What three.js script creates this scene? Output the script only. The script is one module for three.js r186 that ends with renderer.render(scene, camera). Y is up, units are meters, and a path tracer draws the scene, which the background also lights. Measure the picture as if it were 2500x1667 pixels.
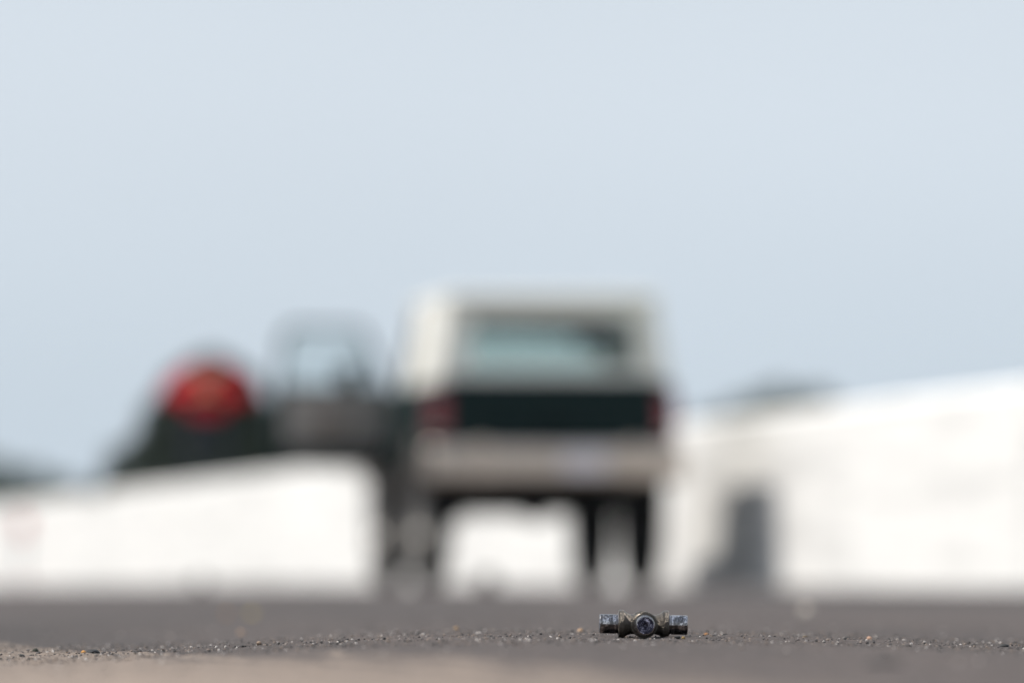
import * as THREE from 'three';
import { RoundedBoxGeometry } from 'three/addons/geometries/RoundedBoxGeometry.js';
import { mergeGeometries, toCreasedNormals } from 'three/addons/utils/BufferGeometryUtils.js';
import { MarchingCubes } from 'three/addons/objects/MarchingCubes.js';

// ------------------------------------------------------------------ camera: long lens, just above the track
const scene = new THREE.Scene();
const camera = new THREE.PerspectiveCamera(4.582, 1.5, 0.3, 3000);
camera.position.set(0, 0.057, 0);
camera.rotation.x = 1.5906 * Math.PI / 180;
camera.focus = 8.1;
camera.userData.fStop = 6.3;
const renderer = new THREE.WebGLRenderer({ antialias: true });
renderer.toneMapping = THREE.LinearToneMapping;
renderer.toneMappingExposure = 1.0;
renderer.shadowMap.enabled = true;

// ------------------------------------------------------------------ sky: pale, hazy summer sky
const SUN = new THREE.Vector3(-0.53, 0.83, -0.12).normalize();
{
  const W = 1024, H = 512, data = new Float32Array(W * H * 4);
  const mix = (a, b, t) => a.map((v, i) => v + (b[i] - v) * t);
  const ss = (a, b, x) => { const t = Math.min(1, Math.max(0, (x - a) / (b - a))); return t * t * (3 - 2 * t); };
  const dir = new THREE.Vector3();
  for (let j = 0; j < H; j++) for (let i = 0; i < W; i++) {
    const el = ((j + 0.5) / H - 0.5) * Math.PI, az = ((i + 0.5) / W - 0.5) * 2 * Math.PI;
    dir.set(Math.cos(el) * Math.cos(az), Math.sin(el), Math.cos(el) * Math.sin(az));
    const e = Math.max(0, el) * 180 / Math.PI;
    let c = mix([0.565, 0.655, 0.735], [0.672, 0.745, 0.818], ss(0.0, 3.6, e));
    c = mix(c, [0.56, 0.66, 0.82], ss(6, 50, e));
    c = mix(c, [0.44, 0.55, 0.75], ss(40, 90, e));
    const g = Math.max(0, dir.dot(SUN)), glow = 0.9 * Math.pow(g, 14) + 0.25 * Math.pow(g, 3);
    c = [c[0] + glow * 1.0, c[1] + glow * 0.97, c[2] + glow * 0.9];
    const veil = 1 + 0.035 * (Math.sin(az * 9 + Math.sin(el * 31) * 2) * Math.sin(el * 43 + Math.sin(az * 21)) + 0.6 * Math.sin(az * 47 + el * 90) * Math.sin(el * 130 - az * 17)) * 0.5;
    data.set([c[0] * veil, c[1] * veil, c[2] * veil, 1], (j * W + i) * 4);
  }
  const tex = new THREE.DataTexture(data, W, H, THREE.RGBAFormat, THREE.FloatType);
  tex.mapping = THREE.EquirectangularReflectionMapping; tex.magFilter = tex.minFilter = THREE.LinearFilter;
  tex.wrapS = THREE.RepeatWrapping; tex.needsUpdate = true;
  scene.background = tex; scene.environment = tex;
}
const sun = new THREE.DirectionalLight(new THREE.Color().setRGB(1, 0.955, 0.885), 4.9);
sun.position.copy(SUN).multiplyScalar(120).add(new THREE.Vector3(-1, 0, -60));
sun.target.position.set(-1, 0, -60); scene.add(sun, sun.target);
sun.castShadow = true; sun.shadow.mapSize.set(2048, 2048);
Object.assign(sun.shadow.camera, { left: -80, right: 80, top: 80, bottom: -80, near: 1, far: 400 });
scene.fog = new THREE.FogExp2(new THREE.Color().setRGB(0.70, 0.77, 0.84), 0.00010);

// ------------------------------------------------------------------ helpers
let seed = 7; const rnd = () => { seed = (seed * 1664525 + 1013904223) >>> 0; return seed / 4294967296; };
const rr = (a, b) => a + (b - a) * rnd();
const hash = (x, y) => { let n = Math.imul(x | 0, 374761393) + Math.imul(y | 0, 668265263); n = Math.imul(n ^ (n >>> 13), 1274126177); return ((n ^ (n >>> 16)) >>> 0) / 4294967296; };
const vn = (x, y) => {
  const i = Math.floor(x), j = Math.floor(y), f = x - i, g = y - j, u = f * f * (3 - 2 * f), v = g * g * (3 - 2 * g);
  return (hash(i, j) * (1 - u) + hash(i + 1, j) * u) * (1 - v) + (hash(i, j + 1) * (1 - u) + hash(i + 1, j + 1) * u) * v;
};
const smooth = (a, b, x) => { const t = Math.min(1, Math.max(0, (x - a) / (b - a))); return t * t * (3 - 2 * t); };
const used = {};
const numbered = n => { used[n] = (used[n] ?? -1) + 1; return used[n] ? n + '_' + String(used[n]).padStart(3, '0') : n; };
const flag = m => { m.castShadow = m.receiveShadow = true; return m; };
const part = (name, geo, material, parent) => { const m = flag(new THREE.Mesh(geo, material)); m.name = name; parent.add(m); return m; };
function thing(name, label, category, pos = [0, 0, 0], turn = 0, group) {
  const o = new THREE.Group(); o.name = numbered(name); o.position.set(...pos); o.rotation.y = turn;
  o.userData = { label, category }; if (group) o.userData.group = group; scene.add(o); return o;
}
const col = (r, g, b) => new THREE.Color().setRGB(r, g, b);
const std = (r, g, b, roughness = 0.7, metalness = 0, extra = {}) => new THREE.MeshStandardMaterial({ color: col(r, g, b), roughness, metalness, ...extra });
const box = (w, h, d, x, y, z, r = 0.012) => new RoundedBoxGeometry(w, h, d, 2, Math.min(r, w / 2.1, h / 2.1, d / 2.1)).translate(x, y, z);
const merge = list => mergeGeometries(list.map(g => { const n = g.index ? g.toNonIndexed() : g; for (const k of Object.keys(n.attributes)) if (!['position', 'normal', 'uv'].includes(k)) n.deleteAttribute(k); return n; }));
const cyl = (r0, r1, h, n = 24) => new THREE.CylinderGeometry(r0, r1, h, n);
// side profile (forward distance, height) extruded across the width, centred on x
function profile(points, width, holes = [], bevel = 0.02) {
  const s = new THREE.Shape(points.map(p => new THREE.Vector2(...p)));
  for (const h of holes) s.holes.push(new THREE.Path(h.map(p => new THREE.Vector2(...p))));
  const g = new THREE.ExtrudeGeometry(s, { depth: width - 2 * bevel, bevelEnabled: bevel > 0, bevelSize: bevel, bevelThickness: bevel, bevelOffset: -bevel, bevelSegments: 2 });
  g.rotateY(Math.PI / 2); g.translate(-(width / 2 - bevel), 0, 0); return g;
}
function noiseTexture(size, fn, srgb = false) {
  const d = new Uint8Array(size * size * 4);
  for (let j = 0; j < size; j++) for (let i = 0; i < size; i++) { const c = fn(i, j); d.set([c[0], c[1], c[2], 255], (j * size + i) * 4); }
  const t = new THREE.DataTexture(d, size, size); t.wrapS = t.wrapT = THREE.RepeatWrapping; t.magFilter = THREE.LinearFilter; t.minFilter = THREE.LinearMipmapLinearFilter; t.generateMipmaps = true;
  if (srgb) t.colorSpace = THREE.SRGBColorSpace; t.needsUpdate = true; return t;
}

// ------------------------------------------------------------------ the strip: track direction runs away to the left
const TRACK = Math.atan2(0.1326, 1);                 // heading of the wall and of the vehicles, left of straight ahead
const wallX = z => 2.99 + 0.1326 * (z + 49.8);       // near face of the wall at depth z (negative)
const lane = (x, z) => 0.9914 * x - 0.1315 * z, along = (x, z) => -0.1315 * x - 0.9914 * z;
function groundY(x, z) {
  const d = -z, near = 1 - smooth(11, 22, d);
  let y = near * (-0.016 * smooth(0.06, 0.5, -x + 0.03) - 0.010 * smooth(0.16, 0.55, x));
  y -= 0.09 * smooth(2.5, 7, -x) * smooth(50, 110, d);
  if (d > 3.5 && d < 40 && Math.abs(x) < 5) {
    const k = 1 - smooth(20, 40, d), u = lane(x, z), v = along(x, z);
    y += k * 0.0030 * (vn(u * 7 + 3, v * 2.2) - 0.5) + k * 0.0022 * (vn(u * 26, v * 9 + 7) - 0.5);
    y += k * 0.0024 * (vn(u * 70 + 11, v * 40) - 0.5) + k * 0.0022 * (vn(x * 150, z * 140) - 0.5);
  }
  return y;
}
const spread = (stops) => { const out = []; for (const [a, b, n] of stops) for (let i = 0; i < n; i++) out.push(a + (b - a) * i / n); out.push(stops[stops.length - 1][1]); return out; };
{
  const xs = spread([[-600, -60, 8], [-60, -6, 14], [-6, -0.72, 26], [-0.72, 0.72, 430], [0.72, 6, 26], [6, 60, 14], [60, 600, 8]]);
  const ds = spread([[-60, 3, 8], [3, 7.4, 300], [7.4, 9.0, 360], [9.0, 13, 200], [13, 22, 120], [22, 60, 60], [60, 200, 40], [200, 2500, 14]]);
  const nx = xs.length, nz = ds.length, pos = new Float32Array(nx * nz * 3), colr = new Float32Array(nx * nz * 3), uv = new Float32Array(nx * nz * 2);
  for (let j = 0; j < nz; j++) for (let i = 0; i < nx; i++) {
    const k = j * nx + i, x = xs[i], z = -ds[j], u = lane(x, z), v = along(x, z);
    pos.set([x, groundY(x, z), z], k * 3); uv.set([u / 0.8, v / 0.8], k * 2);
    // bare tan aggregate beside the groove of tyre rubber; rubber lies in streaks along the track
    const streak = vn(u * 60, v * 0.9) * 0.5 + vn(u * 18 + 5, v * 0.35) * 0.35 + vn(u * 170, v * 3) * 0.3;
    const bare = smooth(0.40, 0.60, 0.62 - (u - 0.62) * 2.4 + (streak - 0.55) * 0.9);
    const grain = 0.55 + 0.9 * vn(x * 220, z * 200 + 9) * 0.75 + 0.3 * vn(u * 40, v * 14) + 0.42 * (vn(u * 5, v * 0.6) - 0.5) + 0.5 * (vn(u * 2.1 + 40, v * 0.17) - 0.5);
    const a = [0.059, 0.044, 0.038], b = [0.190, 0.145, 0.113];
    const rub = 0.82 + 0.36 * streak;
    for (let c = 0; c < 3; c++) colr[k * 3 + c] = (a[c] * rub * (1 - bare) + b[c] * bare) * grain;
  }
  const idx = new Uint32Array((nx - 1) * (nz - 1) * 6); let q = 0;
  for (let j = 0; j < nz - 1; j++) for (let i = 0; i < nx - 1; i++) { const a = j * nx + i, b = a + 1, c = a + nx, d = c + 1; idx.set([a, b, c, b, d, c], q); q += 6; }
  const g = new THREE.BufferGeometry();
  g.setAttribute('position', new THREE.BufferAttribute(pos, 3)); g.setAttribute('color', new THREE.BufferAttribute(colr, 3)); g.setAttribute('uv', new THREE.BufferAttribute(uv, 2));
  g.setIndex(new THREE.BufferAttribute(idx, 1)); g.computeVertexNormals();
  const tone = noiseTexture(1024, (i, j) => { const t = 200 + 55 * (0.5 * hash(i, j) + 0.5 * hash(i >> 2, (j >> 2) + 77)); return [t, t, t]; }, true);
  const m = new THREE.MeshStandardMaterial({ vertexColors: true, map: tone, roughness: 0.95 });
  const mesh = flag(new THREE.Mesh(g, m)); mesh.name = 'track_surface'; mesh.userData = { kind: 'structure', label: 'grey worn asphalt drag strip with tan bare streaks' }; scene.add(mesh);
}

// raised ground behind the wall
const BANK = 1.16;
{
  const g = new THREE.PlaneGeometry(1, 1, 60, 90), p = g.attributes.position;
  for (let i = 0; i < p.count; i++) {
    const s = p.getX(i) + 0.5, t = 0.5 - p.getY(i), d = 15 + 2000 * t * t, z = -d, off = 0.33 + 400 * s * s;
    p.setXYZ(i, wallX(z) + off, BANK - 0.02 + 0.03 * (vn(off * 2, d * 0.6) - 0.5), z);
  }
  g.computeVertexNormals();
  const gr = noiseTexture(256, (i, j) => { const t = hash(i, j); return [90 + 40 * t, 110 + 40 * t, 60 + 25 * t]; }, true);
  const m = new THREE.MeshStandardMaterial({ map: gr, roughness: 1 }); m.map.repeat.set(60, 200);
  const mesh = flag(new THREE.Mesh(g, m)); mesh.name = 'grass_bank'; mesh.userData = { kind: 'structure', label: 'level grass bank behind the white wall' }; scene.add(mesh);
}

// ------------------------------------------------------------------ white concrete wall along the strip
{
  const start = -14, root = thing('barrier_wall', 'long white painted concrete wall running along the strip', 'wall', [wallX(start), 0, start], TRACK);
  const grime = noiseTexture(1024, (i, j) => {
    const st = vn(i * 0.09, j * 0.012 + 3) * 0.5 + vn(i * 0.3, j * 0.02) * 0.25 + vn(i * 0.05, j * 0.02) * 0.25;
    const scuff = smooth(0.66, 0.8, vn(i * 0.012 + 7, j * 0.02 + 2)) * (0.5 + 0.5 * vn(i * 0.2, j * 0.25)) + 0.7 * smooth(0.78, 0.86, vn(i * 0.02, j * 0.11 + 31)) * smooth(700, 620, j);
    const t = (230 + 25 * Math.min(1, 1.35 - st * 0.8) - 5 * hash(i, j)) * (1 - 0.10 * Math.min(1, scuff)); return [t, t * 0.996, t * 0.99];
  }, true);
  const mats = [0.86, 0.83, 0.85].map(v => new THREE.MeshStandardMaterial({ color: col(v, v * 0.99, v * 0.97), map: grime, roughness: 0.75 }));
  const prof = [[0, -0.35], [0, 1.168], [0.03, 1.20], [0.26, 1.20], [0.29, 1.168], [0.29, -0.35]];
  const L = 6;
  const sec = new THREE.ExtrudeGeometry(new THREE.Shape(prof.map(p => new THREE.Vector2(...p))), { depth: L - 0.02, bevelEnabled: false });
  const pa = sec.attributes.position;
  const kinds = [0, 1, 2, 3].map(n => { const g = sec.clone(), w = g.attributes.uv; for (let i = 0; i < w.count; i++) w.setXY(i, pa.getZ(i) / 24 + n / 4, (pa.getY(i) + 0.35) / 1.7 + pa.getX(i) / 3); return g; });
  for (let k = 0; k < 32; k++) {
    const m = part('wall_section', kinds[k % 4], mats[k % 3], root);
    m.position.set(0.006 * (hash(k, 5) - 0.5), 0.004 * (hash(k, 9) - 0.5), -(k + 1) * L);
  }
}

// ------------------------------------------------------------------ universal joint lying on the track
{
  const ux = 0.1252, uz = -8.12, uy = groundY(ux, uz);
  const forge = noiseTexture(256, (i, j) => { const t = 255 * (0.55 * hash(i >> 1, j >> 1) + 0.45 * vn(i * 0.22, j * 0.22)); return [t, t, t]; });
  const scratch = noiseTexture(256, (i, j) => { const t = 70 + 150 * Math.pow(vn(i * 0.06, j * 0.9), 2) + 50 * vn(i * 0.1, j * 0.1); return [t, t, t]; });
  const grease = noiseTexture(256, (i, j) => { const k = smooth(0.28, 0.74, 0.5 * vn(i * 0.03 + 4, j * 0.16) + 0.5 * vn(i * 0.12, j * 0.5)), g = hash(i >> 1, j >> 1) > 0.975 ? 0.25 : 1; const t = (125 + 130 * k) * g; return [t, t * 0.985, t]; }, true);
  const polish = new THREE.MeshPhysicalMaterial({ color: col(0.52, 0.51, 0.495), map: grease, metalness: 1, roughness: 0.22, roughnessMap: scratch, bumpMap: scratch, bumpScale: 0.00006 });
  const rough = new THREE.MeshStandardMaterial({ color: col(0.155, 0.135, 0.115), metalness: 1, roughness: 0.34, bumpMap: forge, bumpScale: 0.0016 });
  const faceTex = noiseTexture(256, (i, j) => {
    const x = i / 128 - 1, y = j / 128 - 1, r = Math.hypot(x, y), a = Math.atan2(y, x);
    const s = Math.pow(vn(r * 30, a * 5 + 40), 3) * 420 * vn(x * 3 + 9, y * 3) + 24 * hash(i, j), k = Math.min(1, s / 220); return [22 + 215 * k, 20 + 212 * k, 34 + 215 * k];
  }, true);
  const face = new THREE.MeshStandardMaterial({ map: faceTex, metalness: 0.7, roughness: 0.35, bumpMap: scratch, bumpScale: 0.0003 });
  const root = thing('universal_joint', 'dark steel universal joint cross lying on the asphalt', 'machine part', [ux, uy - 0.0008, uz]);
  const axis = new THREE.Group(); axis.name = 'cross'; axis.position.y = 0.0139; axis.rotation.set(0.02, 0.03, -0.017); root.add(axis);
  const lat = (pts, n = 48) => new THREE.LatheGeometry(pts.map(p => new THREE.Vector2(p[0] / 1000, p[1] / 1000)), n);
  const hub = new THREE.SphereGeometry(0.0122, 32, 20); hub.scale(1, 0.86, 1);
  const hubm = part('hub', hub, rough, axis);
  const dirs = [[0, 0, 1], [0, 0, -1], [1, 0, 0], [-1, 0, 0]];
  for (const dv of dirs) {
    const q = new THREE.Quaternion().setFromUnitVectors(new THREE.Vector3(0, 1, 0), new THREE.Vector3(...dv));
    const front = dv[2] !== 0;
    // forged arm with its seal collar: slopes up from the hub to the rim, straight outer side
    const armPts = front ? [[9.6, 2], [9.8, 11], [10.6, 14], [12.2, 16.4], [12.6, 17.4], [12.6, 21.4], [12.0, 22.2], [9.8, 22.4]]
      : [[9.2, 2], [9.4, 12], [10.2, 15], [12.4, 18], [13.3, 18.8], [13.6, 19.6], [13.6, 23.2], [13.0, 24.0], [9.9, 24.2]];
    const g = lat(armPts, 56), p = g.attributes.position;
    for (let i = 0; i < p.count; i++) { const x = p.getX(i), y = p.getY(i), z = p.getZ(i), a = Math.atan2(z, x); const k = 1 + 0.018 * (vn(a * 6 + 30 + dv[0] * 9, y * 900 + 20) - 0.5); p.setX(i, x * k); p.setZ(i, z * k); }
    g.applyQuaternion(q); g.computeVertexNormals();
    const arm = part('arm', g, rough, axis);
    const tr = lat([[9.0, 20], [9.9, 24.2], [9.9, 25.0], [8.7, 25.2], [8.7, 26.0], [9.2, 26.4], [9.2, 40.9], [8.9, 41.6], [8.3, 42.0], [7.9, 42.05]], 56); tr.applyQuaternion(q);
    const pin = part('trunnion', toCreasedNormals(tr, 0.5), polish, axis);
    const fc = lat([[0.01, 39.4], [2.4, 39.6], [2.7, 41.5], [3.1, 41.85], [7.95, 41.95]], 48), fu = fc.attributes.uv, fp = fc.attributes.position;
    for (let i = 0; i < fu.count; i++) fu.setXY(i, 0.5 + fp.getX(i) / 0.0165, 0.5 + fp.getZ(i) / 0.0165);
    fc.applyQuaternion(q); fc.computeVertexNormals(); part('end_face', fc, face, axis);
  }
}

// ------------------------------------------------------------------ pebbles and grit on the track
function rock(r, seedN, flat = 0.75) {
  const g = new THREE.IcosahedronGeometry(r, 2), p = g.attributes.position, v = new THREE.Vector3();
  for (let i = 0; i < p.count; i++) {
    v.fromBufferAttribute(p, i); const n = v.clone().normalize();
    const k = 0.78 + 0.30 * vn(n.x * 1.7 + seedN * 3.1 + 10, n.y * 1.7 + n.z * 1.3 + 20) + 0.14 * vn(n.z * 4 + seedN, n.x * 4 - n.y * 3 + 40);
    p.setXYZ(i, v.x * k, v.y * k * flat, v.z * k);
  }
  g.computeVertexNormals(); return g;
}
const pebbles = [   // x, z, radius, colour, flatness, label
  [0.525, -15.2, 0.0095, [0.62, 0.55, 0.46], 1.0, 'pale round pebble far out on the asphalt behind the steel joint'],
  [-0.475, -15.6, 0.0070, [0.48, 0.36, 0.08], 0.9, 'yellowish pebble far out on the asphalt'],
  [-0.515, -15.4, 0.0060, [0.40, 0.21, 0.08], 0.9, 'orange brown pebble beside the yellowish one'],
  [0.190, -8.34, 0.0030, [0.22, 0.10, 0.03], 0.9, 'rusty brown pebble beside the steel joint'],
  [0.155, -8.00, 0.0031, [0.015, 0.014, 0.013], 0.55, 'flat black rubber crumb by the foot of the steel joint'],
  [0.162, -8.06, 0.0018, [0.25, 0.16, 0.05], 0.9, 'tiny ochre pebble by the foot of the steel joint'],
  [0.170, -8.16, 0.0016, [0.05, 0.05, 0.05], 0.8, 'tiny grey pebble by the foot of the steel joint'],
  [-0.160, -8.30, 0.0024, [0.02, 0.018, 0.018], 0.7, 'small black crumb on the asphalt crest'],
  [-0.020, -8.25, 0.0020, [0.03, 0.027, 0.025], 0.7, 'dark crumb between the black one and the steel joint'],
  [-0.245, -8.26, 0.0026, [0.24, 0.17, 0.12], 0.9, 'small tan pebble on the asphalt crest'],
  [-0.395, -8.05, 0.0062, [0.012, 0.012, 0.013], 0.45, 'long flat black rubber scrap on the tan asphalt'],
  [-0.465, -8.32, 0.0030, [0.03, 0.032, 0.02], 1.0, 'upright dark pebble on the tan asphalt'],
  [-0.455, -7.92, 0.0027, [0.025, 0.023, 0.022], 0.7, 'dark crumb lying on the tan asphalt'],
  [-0.408, -8.12, 0.0026, [0.42, 0.20, 0.05], 0.8, 'bright orange pebble beside the rubber scrap'],
  [-0.424, -8.15, 0.0024, [0.10, 0.06, 0.04], 0.7, 'dull brown pebble beside the orange one'],
  [0.285, -8.30, 0.0032, [0.08, 0.055, 0.03], 0.8, 'brown pebble on the asphalt right of the steel joint'],
  [0.330, -8.42, 0.0032, [0.02, 0.02, 0.02], 0.7, 'black pebble near the brown one'],
  [0.352, -8.40, 0.0026, [0.45, 0.27, 0.18], 0.8, 'pinkish pebble beside the black one'],
  [0.372, -8.44, 0.0034, [0.018, 0.017, 0.016], 0.6, 'flat black crumb beside the pinkish pebble'],
  [0.465, -8.05, 0.0046, [0.014, 0.014, 0.014], 0.55, 'flat black rubber scrap on grey asphalt'],
  [0.245, -5.62, 0.0085, [0.012, 0.012, 0.012], 0.3, 'wide flat black rubber scrap close by on the asphalt'],
  [-0.06, -9.15, 0.0028, [0.40, 0.25, 0.12], 0.9, 'light brown pebble just beyond the crest'],
  [0.07, -8.75, 0.0032, [0.38, 0.24, 0.14], 0.9, 'soft tan pebble just behind the steel joint'],
  [-0.33, -10.4, 0.0036, [0.46, 0.30, 0.19], 0.9, 'peach coloured pebble on asphalt behind the crest'],
];
pebbles.forEach(([x, z, r, c, f, label], i) => {
  const m = flag(new THREE.Mesh(rock(r, i + 1, f), std(...c, 0.8)));
  m.position.set(x, groundY(x, z) + r * f * 0.6, z); m.rotation.y = i * 1.7; if (f < 0.5) m.scale.x = 1.7;
  m.name = numbered(c[0] < 0.021 ? 'rubber_scrap' : 'pebble'); m.userData = { label, category: c[0] < 0.021 ? 'debris' : 'pebble', group: c[0] < 0.021 ? 'black scraps on the asphalt' : 'pebbles on the asphalt' }; scene.add(m);
});
{
  const N = 46000, im = new THREE.InstancedMesh(rock(1, 77, 0.7).index ? rock(1, 77, 0.7) : new THREE.IcosahedronGeometry(1, 0), std(1, 1, 1, 0.75), N);
  const g0 = new THREE.IcosahedronGeometry(1, 0), p = g0.attributes.position; for (let i = 0; i < p.count; i++) { const k = 0.8 + 0.4 * hash(Math.round(p.getX(i) * 50), Math.round(p.getY(i) * 50 + p.getZ(i) * 30)); p.setXYZ(i, p.getX(i) * k, p.getY(i) * k * 0.75, p.getZ(i) * k); }
  g0.computeVertexNormals(); im.geometry = g0;
  const M = new THREE.Matrix4(), Q = new THREE.Quaternion(), E = new THREE.Euler(), c = new THREE.Color();
  for (let i = 0; i < N; i++) {
    const z = rnd() < 0.75 ? -rr(7.3, 9.3) : -rr(5, 14), x = rr(-0.75, 0.75), r = 0.00035 + 0.0014 * Math.pow(rnd(), 5);
    M.compose(new THREE.Vector3(x, groundY(x, z) + r * 0.3, z), Q.setFromEuler(E.set(rr(0, 6), rr(0, 6), rr(0, 6))), new THREE.Vector3(r, r, r)); im.setMatrixAt(i, M);
    const t = rnd(); if (t < 0.42) c.setRGB(0.11, 0.095, 0.088); else if (t < 0.72) c.setRGB(0.19, 0.145, 0.115); else if (t < 0.91) c.setRGB(0.025, 0.022, 0.021); else c.setRGB(0.50, 0.45, 0.41);
    im.setColorAt(i, c);
  }
  im.name = 'road_grit'; im.userData = { kind: 'stuff', label: 'fine sand and grit scattered over the asphalt', category: 'grit' }; flag(im); scene.add(im);
}

// ------------------------------------------------------------------ lifted off-roader with white hardtop
const M = {
  green: new THREE.MeshPhysicalMaterial({ color: col(0.005, 0.015, 0.0145), roughness: 0.85, specularIntensity: 0.3 }),
  cream: new THREE.MeshPhysicalMaterial({ color: col(0.76, 0.73, 0.655), roughness: 0.45, clearcoat: 0.2 }),
  black: new THREE.MeshPhysicalMaterial({ color: col(0.003, 0.006, 0.006), roughness: 0.85, specularIntensity: 0.25 }), rubber: new THREE.MeshPhysicalMaterial({ color: col(0.009, 0.0085, 0.008), roughness: 0.95, specularIntensity: 0.3 }), dusty: std(0.055, 0.047, 0.043, 0.95),
  chrome: std(0.54, 0.465, 0.40, 0.36, 1), steel: std(0.25, 0.24, 0.23, 0.5, 0.8), under: new THREE.MeshPhysicalMaterial({ color: col(0.008, 0.007, 0.007), roughness: 0.95, specularIntensity: 0.3 }),
  red: new THREE.MeshPhysicalMaterial({ color: col(0.20, 0.006, 0.012), roughness: 0.2, clearcoat: 0.6 }),
  glass: new THREE.MeshPhysicalMaterial({ color: col(0.72, 0.79, 0.755), roughness: 0.02, transmission: 1, thickness: 0, ior: 1.5 }),
  clear: new THREE.MeshPhysicalMaterial({ color: col(0.92, 0.95, 0.95), roughness: 0.02, transmission: 1, thickness: 0, ior: 1.5 }),
  plate: std(0.72, 0.66, 0.66, 0.5), trim: std(0.42, 0.385, 0.35, 0.8), tan: std(0.30, 0.21, 0.17, 0.7), seat: std(0.03, 0.028, 0.026, 0.9),
};
function wheel(r, w, parent, x, y, z, side, sidewallMat = M.dusty) {
  const g = new THREE.Group(); g.name = 'wheel'; g.position.set(x, y, z); parent.add(g);
  const h = w / 2, tp = [[r * 0.93, -h], [r * 0.985, -h * 0.86], [r, -h * 0.6]];
  for (const k of [-0.35, 0, 0.35]) tp.push([r, h * (k - 0.1)], [r * 0.975, h * (k - 0.07)], [r * 0.975, h * (k + 0.07)], [r, h * (k + 0.1)]);
  tp.push([r, h * 0.6], [r * 0.985, h * 0.86], [r * 0.93, h]);
  const t = new THREE.LatheGeometry(tp.map(p => new THREE.Vector2(...p)), 48); t.rotateZ(Math.PI / 2); part('tyre', toCreasedNormals(t, 0.6), M.rubber, g);
  for (const q of [-1, 1]) { const sw = new THREE.LatheGeometry([[r * 0.55, q * h * 0.86], [r * 0.62, q * h * 0.98], [r * 0.78, q * h * 1.05], [r * 0.93, q * h]].map(p => new THREE.Vector2(...p)), 48); sw.rotateZ(Math.PI / 2); part('sidewall', sw, sidewallMat, g); }
  const rim = new THREE.LatheGeometry([[0.001, h * 0.3], [r * 0.15, h * 0.35], [r * 0.2, h * 0.15], [r * 0.45, h * 0.1], [r * 0.5, h * 0.8], [r * 0.57, h * 0.9], [r * 0.57, -h * 0.9]].map(p => new THREE.Vector2(...p)), 40);
  rim.rotateZ(side > 0 ? -Math.PI / 2 : Math.PI / 2); part('rim', toCreasedNormals(rim, 0.6), M.steel, g);
  return g;
}
const arc = (cx, cy, r, y) => { const a0 = Math.asin((y - cy) / r), out = []; for (let i = 0; i <= 14; i++) { const a = a0 + (Math.PI - 2 * a0) * i / 14; out.push([cx + r * Math.cos(a), cy + r * Math.sin(a)]); } return out; };
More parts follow.
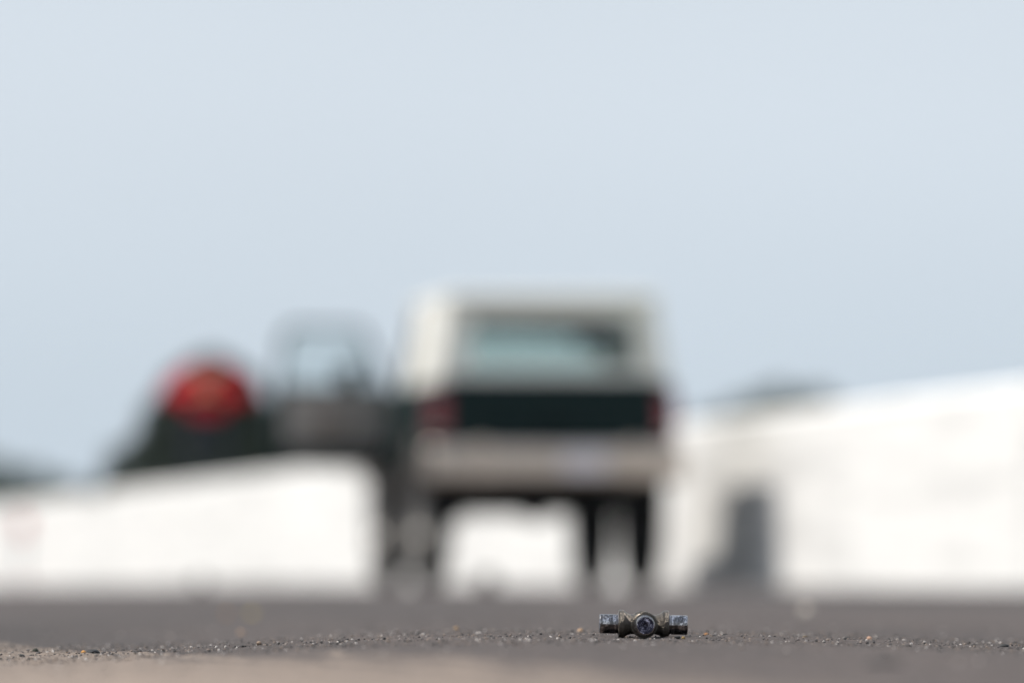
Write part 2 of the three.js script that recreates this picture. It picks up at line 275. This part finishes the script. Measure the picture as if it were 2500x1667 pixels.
{
  const D = 58.7, o = thing('off_road_vehicle', 'lifted dark green off-roader with cream hardtop seen from behind on the strip', 'vehicle', [0.28, 0, -D], TRACK);
  const WB = 2.45, RA = 0.9, R = 0.56, TR = 0.745;
  const body = profile([[0, 0.86], [0, 1.40], [2.52, 1.40], [2.66, 1.33], [3.7, 1.27], [3.92, 1.2], [3.97, 0.86],
    ...arc(RA + WB, R, 0.64, 0.86), ...arc(RA, R, 0.64, 0.86)], 1.70);
  part('body', body, M.green, o);
  // tailgate with black upper panel and handle
  const tg = part('tailgate', box(1.50, 0.55, 0.05, 0, 1.155, 0.012, 0.02), M.green, o);
  part('trim_panel', box(1.48, 0.25, 0.02, 0, 1.312, 0.036), M.green, tg);
  part('handle', box(0.22, 0.04, 0.03, 0, 1.10, 0.05), M.black, tg);
  // hardtop
  const top = new THREE.Group(); top.name = 'hardtop'; o.add(top);
  part('roof', box(1.46, 0.075, 2.18, 0, 1.985, -1.06, 0.035), M.cream, top);
  for (const s of [-1, 1]) {
    const q = profile([[0.02, 0], [0.06, 0.585], [1.55, 0.585], [1.55, 0]], 0.045, [], 0.008);
    q.rotateZ(s * 0.165); q.translate(s * 0.80, 1.385, 0); part('side_panel', q, M.cream, top);
    // doors: hinged at the front, the driver's one standing open
    const door = new THREE.Group(); door.name = 'door'; o.add(door); door.position.set(s * 0.85, 0, -2.6); door.rotation.y = s < 0 ? -1.02 : 0;
    const fw = [[0, 0.84], [0, 1.40], [-0.03, 1.42], [-1.03, 1.42], [-1.03, 0.84]];
    const skin = profile(fw, 0.07, [], 0.015); skin.translate(-s * 0.035, 0, 0); part('door_skin', skin, M.green, door);
    const lean = g => { g.translate(0, -1.40, 0); g.rotateZ(s * 0.165); g.translate(-s * 0.045, 1.40, 0); return g; };
    part('window_frame', lean(profile([[-0.02, 1.40], [-0.22, 1.74], [-0.28, 1.83], [-0.36, 1.865], [-0.90, 1.865], [-0.99, 1.835], [-1.03, 1.75], [-1.03, 1.40]], 0.035, [[[-0.09, 1.43], [-0.26, 1.73], [-0.31, 1.80], [-0.38, 1.83], [-0.89, 1.83], [-0.96, 1.80], [-0.995, 1.73], [-0.995, 1.43]]], 0.005)), M.green, door);
    part('door_glass', lean(profile([[-0.08, 1.42], [-0.26, 1.74], [-0.31, 1.81], [-0.38, 1.84], [-0.89, 1.84], [-0.96, 1.81], [-1.0, 1.73], [-1.0, 1.42]], 0.006, [], 0)), M.clear, door);
    part('inner_panel', profile([[-0.06, 1.0], [-0.06, 1.385], [-0.98, 1.385], [-0.98, 1.0]], 0.03, [], 0.01).translate(-s * 0.085, 0, 0), M.trim, door);
    part('armrest', box(0.07, 0.06, 0.36, -s * 0.13, 1.20, 0.62, 0.025), M.tan, door);
    part('mirror', box(0.20, 0.25, 0.09, s * 0.17, 1.47, 0.20, 0.03), M.black, door); part('mirror_arm', box(0.14, 0.03, 0.03, s * 0.05, 1.40, 0.20), M.black, door);
  }
  const gate = (outer, hole, depth) => { const s = new THREE.Shape(outer.map(p => new THREE.Vector2(...p))); if (hole) s.holes.push(new THREE.Path(hole.map(p => new THREE.Vector2(...p)))); return new THREE.ExtrudeGeometry(s, { depth, bevelEnabled: false }); };
  const out = [[-0.80, 0], [0.80, 0], [0.705, 0.59], [-0.705, 0.59]], hol = [[-0.60, 0.105], [-0.56, 0.46], [0.56, 0.46], [0.60, 0.105]];
  const lg = gate(out, hol, 0.045); lg.rotateX(-0.04); lg.translate(0, 1.395, -0.03); part('liftgate', lg, M.cream, top);
  const gl = gate([[-0.62, 0.09], [0.62, 0.09], [0.57, 0.475], [-0.57, 0.475]], null, 0.005); gl.rotateX(-0.04); gl.translate(0, 1.395, -0.012); part('rear_window', gl, M.glass, top);
  const wf = gate([[-0.79, 0], [0.79, 0], [0.70, 0.74], [-0.70, 0.74]], [[-0.71, 0.05], [-0.64, 0.67], [0.64, 0.67], [0.71, 0.05]], 0.04); wf.rotateX(0.66); wf.translate(0, 1.385, -2.64); part('windshield_frame', wf, M.cream, o);
  const wg = gate([[-0.72, 0.04], [0.72, 0.04], [0.65, 0.68], [-0.65, 0.68]], null, 0.005); wg.rotateX(0.66); wg.translate(0, 1.385, -2.62); part('windshield', wg, M.clear, o);
  // seats, visors and mirrors
  part('bench_seat', box(1.20, 0.22, 0.15, 0, 1.42, -1.7, 0.07), M.seat, o);
  part('sun_visor', box(0.42, 0.13, 0.02, 0.36, 1.85, -1.9), M.seat, o);
  part('roll_bar', merge([box(1.24, 0.10, 0.09, 0, 1.83, -1.1, 0.04), box(0.08, 0.5, 0.08, -0.60, 1.58, -1.1, 0.03), box(0.08, 0.5, 0.08, 0.60, 1.58, -1.1, 0.03)]), M.seat, o);
  part('hanging_jacket', box(0.26, 0.17, 0.10, 0.43, 1.745, -1.0, 0.04), M.seat, o);
  // lamps, bumper, plate
  for (const s of [-1, 1]) { const tl = part('tail_light', box(0.125, 0.27, 0.10, s * 0.797, 1.195, -0.012, 0.02), M.red, o); part('bezel', box(0.14, 0.018, 0.06, s * 0.795, 1.05, 0.012, 0.006), M.chrome, tl); }
  const bp = part('rear_bumper', box(1.78, 0.25, 0.17, 0, 0.845, 0.15, 0.045), M.chrome, o);
  part('step_recess', box(0.62, 0.03, 0.10, -0.2, 0.972, 0.16, 0.01), M.black, bp);
  for (const s of [-1, 1]) part('bumper_guard', box(0.07, 0.28, 0.05, s * 0.52, 0.85, 0.25, 0.02), M.chrome, bp);
  part('licence_plate', box(0.31, 0.155, 0.012, 0.19, 0.85, 0.243, 0.004), M.plate, bp);
  for (const s of [-1, 1]) part('bumper_bracket', box(0.06, 0.12, 0.2, s * 0.4, 0.86, 0.01), M.under, o);
  part('front_bumper', box(1.74, 0.2, 0.16, 0, 0.88, -4.08, 0.04), M.chrome, o);
  // chassis: frame rails, axles, springs, tank, pipe
  for (const s of [-1, 1]) part('frame_rail', box(0.08, 0.14, 4.0, s * 0.42, 0.80, -2.0), M.under, o);
  for (const s of [-1, 1]) part('side_step', box(0.12, 0.20, 1.1, s * 0.80, 0.74, -2.12, 0.03), M.under, o);
  part('fuel_tank', box(1.26, 0.29, 0.60, 0, 0.71, -0.40, 0.06), M.under, o);
  for (const a of [RA, RA + WB]) {
    const ax = cyl(0.045, 0.045, 1.36, 16); ax.rotateZ(Math.PI / 2); ax.translate(0, R, -a); const am = part('axle', ax, M.under, o);
    const df = new THREE.SphereGeometry(0.125, 20, 14); df.translate(a === RA ? 0 : -0.3, R + 0.01, -a); part('differential', df, M.under, am);
    for (const s of [-1, 1]) { const c = new THREE.CatmullRomCurve3([[-0.55, 0.8], [-0.3, 0.68], [0, 0.63], [0.3, 0.68], [0.55, 0.8]].map(p => new THREE.Vector3(s * 0.5, p[1], -a + p[0]))); part('leaf_spring', new THREE.TubeGeometry(c, 16, 0.032, 6), M.under, o); }
    for (const s of [-1, 1]) wheel(R, 0.195, o, s * TR, R, -a, s);
  }
  const ep = new THREE.CatmullRomCurve3([[0.62, 0.74, -1.6], [0.62, 0.76, -0.6], [0.60, 0.72, 0.05]].map(p => new THREE.Vector3(...p))); part('exhaust_pipe', new THREE.TubeGeometry(ep, 20, 0.028, 8), M.under, o);
}
{ // dark lump on the track under the off-roader, and one at the foot of the wall
  for (const [x, z, w, h, label] of [[-0.19, -64.0, 0.17, 0.11, 'dark lump of debris on the strip between the vehicle wheels'], [-3.6, -98.5, 0.16, 0.10, 'small dark clod at the foot of the white wall']]) {
    const g = rock(1, x * 7 + 9, 1); g.scale(w / 2, h / 1.6, w / 2); const m = flag(new THREE.Mesh(g, M.under)); m.position.set(x, groundY(x, z) + h * 0.35, z); m.name = numbered('debris_lump'); m.userData = { label, category: 'debris' }; scene.add(m);
  }
}

// ------------------------------------------------------------------ person behind the wall
{
  const o = thing('person', 'person in red shirt and tan cap bending forward behind the white wall', 'person', [-3.76, BANK - 0.02, -105], 0.05);
  const V = (x, y, z) => new THREE.Vector3(x, y, z);
  const bones = { skin: [], shirt: [], pants: [], hair: [], shoes: [] };
  const B = (k, a, b, r0, r1) => bones[k].push([a, b, r0, r1]);
  // front of the person is +z; bent at the hips, hands held together before the chest, elbows out
  const hipL = V(-0.1, 0.90, -0.2), hipR = V(0.1, 0.90, -0.2), kneeL = V(-0.18, 0.52, 0.12), kneeR = V(0.18, 0.52, 0.12), ankL = V(-0.17, 0.09, -0.04), ankR = V(0.17, 0.09, -0.04);
  const shL = V(-0.21, 1.36, 0.08), shR = V(0.21, 1.36, 0.08), elL = V(-0.43, 1.18, 0.05), elR = V(0.43, 1.18, 0.05), wrL = V(-0.10, 1.20, 0.30), wrR = V(0.10, 1.20, 0.30);
  const torso = (k, e) => { if (!e) B(k, V(-0.08, 0.95, -0.18), V(0.08, 0.95, -0.18), 0.125, 0.125); B(k, V(-0.08, 1.08, -0.1), V(0.08, 1.08, -0.1), 0.125 + e, 0.125 + e); B(k, V(-0.12, 1.26, 0), V(0.12, 1.26, 0), 0.13 + e, 0.13 + e); B(k, V(-0.19, 1.37, 0.05), V(0.19, 1.37, 0.05), 0.075 + e, 0.075 + e); };
  torso('skin', 0); torso('shirt', 0.05);
  for (const [sh, el, wr] of [[shL, elL, wrL], [shR, elR, wrR]]) {
    B('skin', sh, el, 0.055, 0.043); B('skin', el, wr, 0.043, 0.03); B('shirt', sh, el, 0.10, 0.095); B('shirt', el, el.clone().lerp(wr, 0.6), 0.078, 0.055);
    const s = sh.x < 0 ? 1 : -1, palm = wr.clone().add(V(s * 0.045, 0.03, 0.03)); B('skin', wr, palm, 0.03, 0.036);
    for (let f = 0; f < 4; f++) { const a = palm.clone().add(V(s * 0.015, -0.03 + f * 0.02, 0.01)), b = a.clone().add(V(s * 0.03, 0.005, 0.022)), c = b.clone().add(V(s * 0.012, 0, 0.028 - 0.003 * f)); B('skin', a, b, 0.0095, 0.009); B('skin', b, c, 0.009, 0.0075); }
    const t0 = palm.clone().add(V(-s * 0.015, 0.03, 0)), t1 = t0.clone().add(V(s * 0.015, 0.035, 0.015)); B('skin', t0, t1, 0.011, 0.009);
  }
  for (const [h, k, a] of [[hipL, kneeL, ankL], [hipR, kneeR, ankR]]) {
    B('skin', h, k, 0.085, 0.055); B('skin', k, a, 0.053, 0.038); B('pants', h, k, 0.105, 0.074); B('pants', k, a.clone().add(V(0, 0.02, 0)), 0.074, 0.062);
    B('skin', a.clone().add(V(0, -0.04, -0.03)), a.clone().add(V(0, -0.055, 0.13)), 0.036, 0.03); B('shoes', a.clone().add(V(0, -0.035, -0.05)), a.clone().add(V(0, -0.045, 0.15)), 0.048, 0.042);
  }
  B('pants', V(-0.08, 0.94, -0.19), V(0.08, 0.94, -0.19), 0.145, 0.145);
  B('skin', V(0, 1.36, 0.08), V(0, 1.36, 0.2), 0.065, 0.058);
  const hc = V(0, 1.36, 0.27); // head pushed forward, looking ahead
  B('skin', hc.clone().add(V(0, 0.03, -0.015)), hc.clone().add(V(0, 0.035, 0.012)), 0.088, 0.082); B('skin', hc.clone().add(V(0, -0.02, 0.025)), hc.clone().add(V(0, -0.07, 0.045)), 0.066, 0.042);
  B('skin', hc.clone().add(V(0, 0.01, 0.09)), hc.clone().add(V(0, -0.02, 0.108)), 0.011, 0.015);
  for (const s of [-1, 1]) B('skin', hc.clone().add(V(s * 0.084, 0.01, 0)), hc.clone().add(V(s * 0.088, -0.03, 0)), 0.016, 0.011);
  B('hair', hc.clone().add(V(0, 0.055, -0.03)), hc.clone().add(V(0, 0.06, 0.015)), 0.094, 0.084); B('hair', hc.clone().add(V(0, 0.03, -0.035)), hc.clone().add(V(0, -0.03, -0.05)), 0.09, 0.06);
  o.scale.set(1.05, 1.0, 1.0);
  const mats = { skin: std(0.46, 0.235, 0.14, 0.6), shirt: new THREE.MeshPhysicalMaterial({ color: col(0.54, 0.003, 0.02), roughness: 1, specularIntensity: 0.15 }), pants: std(0.012, 0.015, 0.026, 0.95), hair: std(0.24, 0.19, 0.15, 0.9), shoes: std(0.02, 0.02, 0.022, 0.7) };
  const mesh = (list, cell, k) => {
    const bb = new THREE.Box3(); for (const [a, b, r0, r1] of list) { const r = Math.max(r0, r1) + 0.05; bb.expandByPoint(a.clone().addScalar(r)).expandByPoint(a.clone().addScalar(-r)).expandByPoint(b.clone().addScalar(r)).expandByPoint(b.clone().addScalar(-r)); }
    const c = bb.getCenter(V(0, 0, 0)), sz = bb.getSize(V(0, 0, 0)), half = Math.max(sz.x, sz.y, sz.z) / 2 * 1.06, n = Math.min(150, Math.ceil(2 * half / cell));
    const mc = new MarchingCubes(n, mats.skin, false, false, 400000); mc.isolation = 0; mc.field.fill(-1);
    const p = V(0, 0, 0), ab = V(0, 0, 0), ap = V(0, 0, 0), pad = 0.06;
    const at = (i) => ((i - n / 2) / (n / 2)) * half;
    for (let zi = 0; zi < n; zi++) { const z = at(zi) + c.z; if (z < bb.min.z || z > bb.max.z) continue;
      for (let yi = 0; yi < n; yi++) { const y = at(yi) + c.y; for (let xi = 0; xi < n; xi++) { const x = at(xi) + c.x; if (x < bb.min.x || x > bb.max.x) continue;
        p.set(x, y, z); let d = 1;
        for (const [a, b, r0, r1] of list) { ab.subVectors(b, a); ap.subVectors(p, a); const l2 = ab.lengthSq(), t = l2 ? Math.min(1, Math.max(0, ap.dot(ab) / l2)) : 0; const e = ap.addScaledVector(ab, -t).length() - (r0 + (r1 - r0) * t);
          if (e > d + pad) continue; const kk = Math.min(0.03, Math.min(r0, 0.03)) * k; const h = Math.max(kk - Math.abs(d - e), 0) / kk; d = Math.min(d, e) - h * h * kk * 0.25; }
        mc.field[xi + yi * n + zi * n * n] = -d; } } }
    mc.update();
    const g = new THREE.BufferGeometry(), cnt = mc.count;
    g.setAttribute('position', new THREE.BufferAttribute(mc.positionArray.slice(0, cnt * 3), 3)); g.setAttribute('normal', new THREE.BufferAttribute(mc.normalArray.slice(0, cnt * 3), 3));
    g.scale(half, half, half); g.translate(c.x, c.y, c.z); g.computeVertexNormals(); return g;
  };
  const bodyM = part('body', mesh(bones.skin, 0.0125, 1), mats.skin, o);
  part('shirt', mesh(bones.shirt, 0.014, 1), mats.shirt, o); part('trousers', mesh(bones.pants, 0.014, 1), mats.pants, o);
  part('cap', mesh(bones.hair, 0.008, 1), mats.hair, o);
  part('shoe', mesh(bones.shoes.slice(0, 1), 0.008, 1), mats.shoes, o); part('shoe', mesh(bones.shoes.slice(1), 0.008, 1), mats.shoes, o);
  for (const s of [-1, 1]) { const e = new THREE.SphereGeometry(0.011, 12, 8); e.translate(s * 0.032, hc.y + 0.012, hc.z + 0.082); part('eye', e, M.black, o); }
  const mo = box(0.045, 0.008, 0.012, 0, hc.y - 0.052, hc.z + 0.088, 0.004); part('mouth', mo, std(0.25, 0.09, 0.08, 0.6), o);
}

// ------------------------------------------------------------------ trees and shrub
function leafGeometry(n, size, sample, needle = 1) {
  const pos = new Float32Array(n * 9), v = new THREE.Vector3(), a = new THREE.Vector3(), b = new THREE.Vector3();
  for (let i = 0; i < n; i++) {
    sample(v); a.set(rr(-1, 1), rr(-1, 1), rr(-1, 1)).normalize(); b.set(rr(-1, 1), rr(-1, 1), rr(-1, 1)).cross(a).normalize(); const s = size * rr(0.6, 1.3);
    pos.set([v.x + a.x * s, v.y + a.y * s, v.z + a.z * s, v.x - a.x * s * 0.6 + b.x * s * 0.5 * needle, v.y - a.y * s * 0.6 + b.y * s * 0.5 * needle, v.z - a.z * s * 0.6 + b.z * s * 0.5 * needle, v.x - a.x * s * 0.5 - b.x * s * 0.5 * needle, v.y - a.y * s * 0.5 - b.y * s * 0.5 * needle, v.z - a.z * s * 0.5 - b.z * s * 0.5 * needle], i * 9);
  }
  const g = new THREE.BufferGeometry(); g.setAttribute('position', new THREE.BufferAttribute(pos, 3)); g.computeVertexNormals(); return g;
}
const bark = std(0.09, 0.07, 0.055, 0.95);
const limb = (a, b, r0, r1) => { const d = b.clone().sub(a), g = new THREE.CylinderGeometry(r1, r0, d.length(), 8); g.translate(0, d.length() / 2, 0); g.applyQuaternion(new THREE.Quaternion().setFromUnitVectors(new THREE.Vector3(0, 1, 0), d.clone().normalize())); g.translate(a.x, a.y, a.z); return g; };
{
  const o = thing('evergreen_shrub', 'dark rounded evergreen shrub behind the white wall and the person', 'shrub', [-4.02, BANK - 0.03, -114]);
  const V3 = THREE.Vector3, parts = [limb(new V3(0, 0, 0), new V3(0, 1.55, 0), 0.07, 0.015)];
  for (let i = 0; i < 30; i++) { const y = rr(0.1, 1.35), a = rr(0, 6.28), r = 1.35 * (1 - y / 1.7) * 0.8; parts.push(limb(new V3(0, y, 0), new V3(Math.cos(a) * r, y + 0.12, Math.sin(a) * r), 0.018, 0.006)); }
  part('trunk', merge(parts), bark, o);
  const shape = [[0, 1.85], [0.18, 1.68], [0.84, 1.06], [1.33, 0.76], [1.62, 0.60], [1.80, 0.30], [1.9, 0.02]];
  const rad = y => { for (let i = 1; i < shape.length; i++) if (y <= shape[i][0]) { const t = (y - shape[i - 1][0]) / (shape[i][0] - shape[i - 1][0]); return shape[i - 1][1] + t * (shape[i][1] - shape[i - 1][1]); } return 0; };
  part('crown', leafGeometry(42000, 0.05, v => { const y = 1.9 * rnd(), a = rr(0, 6.283), lump = 0.82 + 0.3 * vn(a * 2.5 + 20, y * 5), r = rad(y) * lump * Math.sqrt(rr(0.1, 1)); v.set(Math.cos(a) * r, y + 0.03, Math.sin(a) * r); }, 0.7), std(0.020, 0.031, 0.019, 0.9), o);
}
{
  const leafM = new THREE.MeshStandardMaterial({ color: col(0.055, 0.080, 0.058), roughness: 0.9 });
  const trees = [[25.5, -1120, 22, 11], [29.5, -1110, 23.5, 12], [34.0, -1090, 25, 13], [38.5, -1080, 24.5, 12], [22.0, -1140, 21, 11], [42.5, -1095, 23, 10],
    [-62, -1100, 13.5, 12], [-57, -1090, 12, 11], [-69, -1110, 15, 13]];
  const where = ['half hidden by the off-roader side', 'second in the hazy row right of the off-roader', 'tall one in the hazy row', 'broad one in the hazy row', 'lowest of the hazy row', 'outermost of the hazy row', 'far off over the low end of the wall', 'lowest far off over the low end of the wall', 'tallest far off over the low end of the wall'];
  trees.forEach(([x, z, h, w], i) => {
    const o = thing('deciduous_tree', 'distant bluish green tree ' + where[i], 'tree', [x, BANK - 0.05, z], i, 'distant trees beyond the wall'), V3 = THREE.Vector3;
    const blobs = []; for (let k = 0; k < 14; k++) { const a = rr(0, 6.28), q = Math.sqrt(rnd()) * w * 0.36; blobs.push([Math.cos(a) * q, h * rr(0.42, 0.86), Math.sin(a) * q, w * rr(0.14, 0.24)]); } blobs.push([0, h * 0.88, 0, w * 0.16]);
    const lim = [limb(new V3(0, 0, 0), new V3(0.1, h * 0.7, 0), h * 0.025, h * 0.008)]; for (const b of blobs) lim.push(limb(new V3(0.05, h * 0.33, 0), new V3(b[0], b[1], b[2]), h * 0.009, h * 0.003));
    part('trunk', merge(lim), bark, o);
    part('crown', leafGeometry(7000, 0.034 * w, v => { const b = blobs[Math.floor(rnd() * blobs.length)]; do v.set(rr(-1, 1), rr(-1, 1), rr(-1, 1)); while (v.lengthSq() > 1); v.multiplyScalar(b[3] * 1.15); v.y *= 0.8; v.add(new V3(b[0], b[1], b[2])); }), leafM, o);
  });
}

// ------------------------------------------------------------------ marker post by the wall
{
  const z = -123, x = wallX(z) - 0.35, o = thing('marker_post', 'slim white marker post with red band at the foot of the wall', 'post', [x, groundY(x, z) - 0.02, z]);
  const red = std(0.55, 0.05, 0.04, 0.6), white = std(0.75, 0.74, 0.72, 0.6);
  part('post', box(0.09, 1.0, 0.03, 0, 0.5, 0, 0.01), white, o);
  part('red_band', box(0.17, 0.30, 0.036, 0, 0.93, 0, 0.012), red, o); part('base', box(0.22, 0.06, 0.16, 0, 0.03, 0, 0.02), red, o);
}
renderer.render(scene, camera);
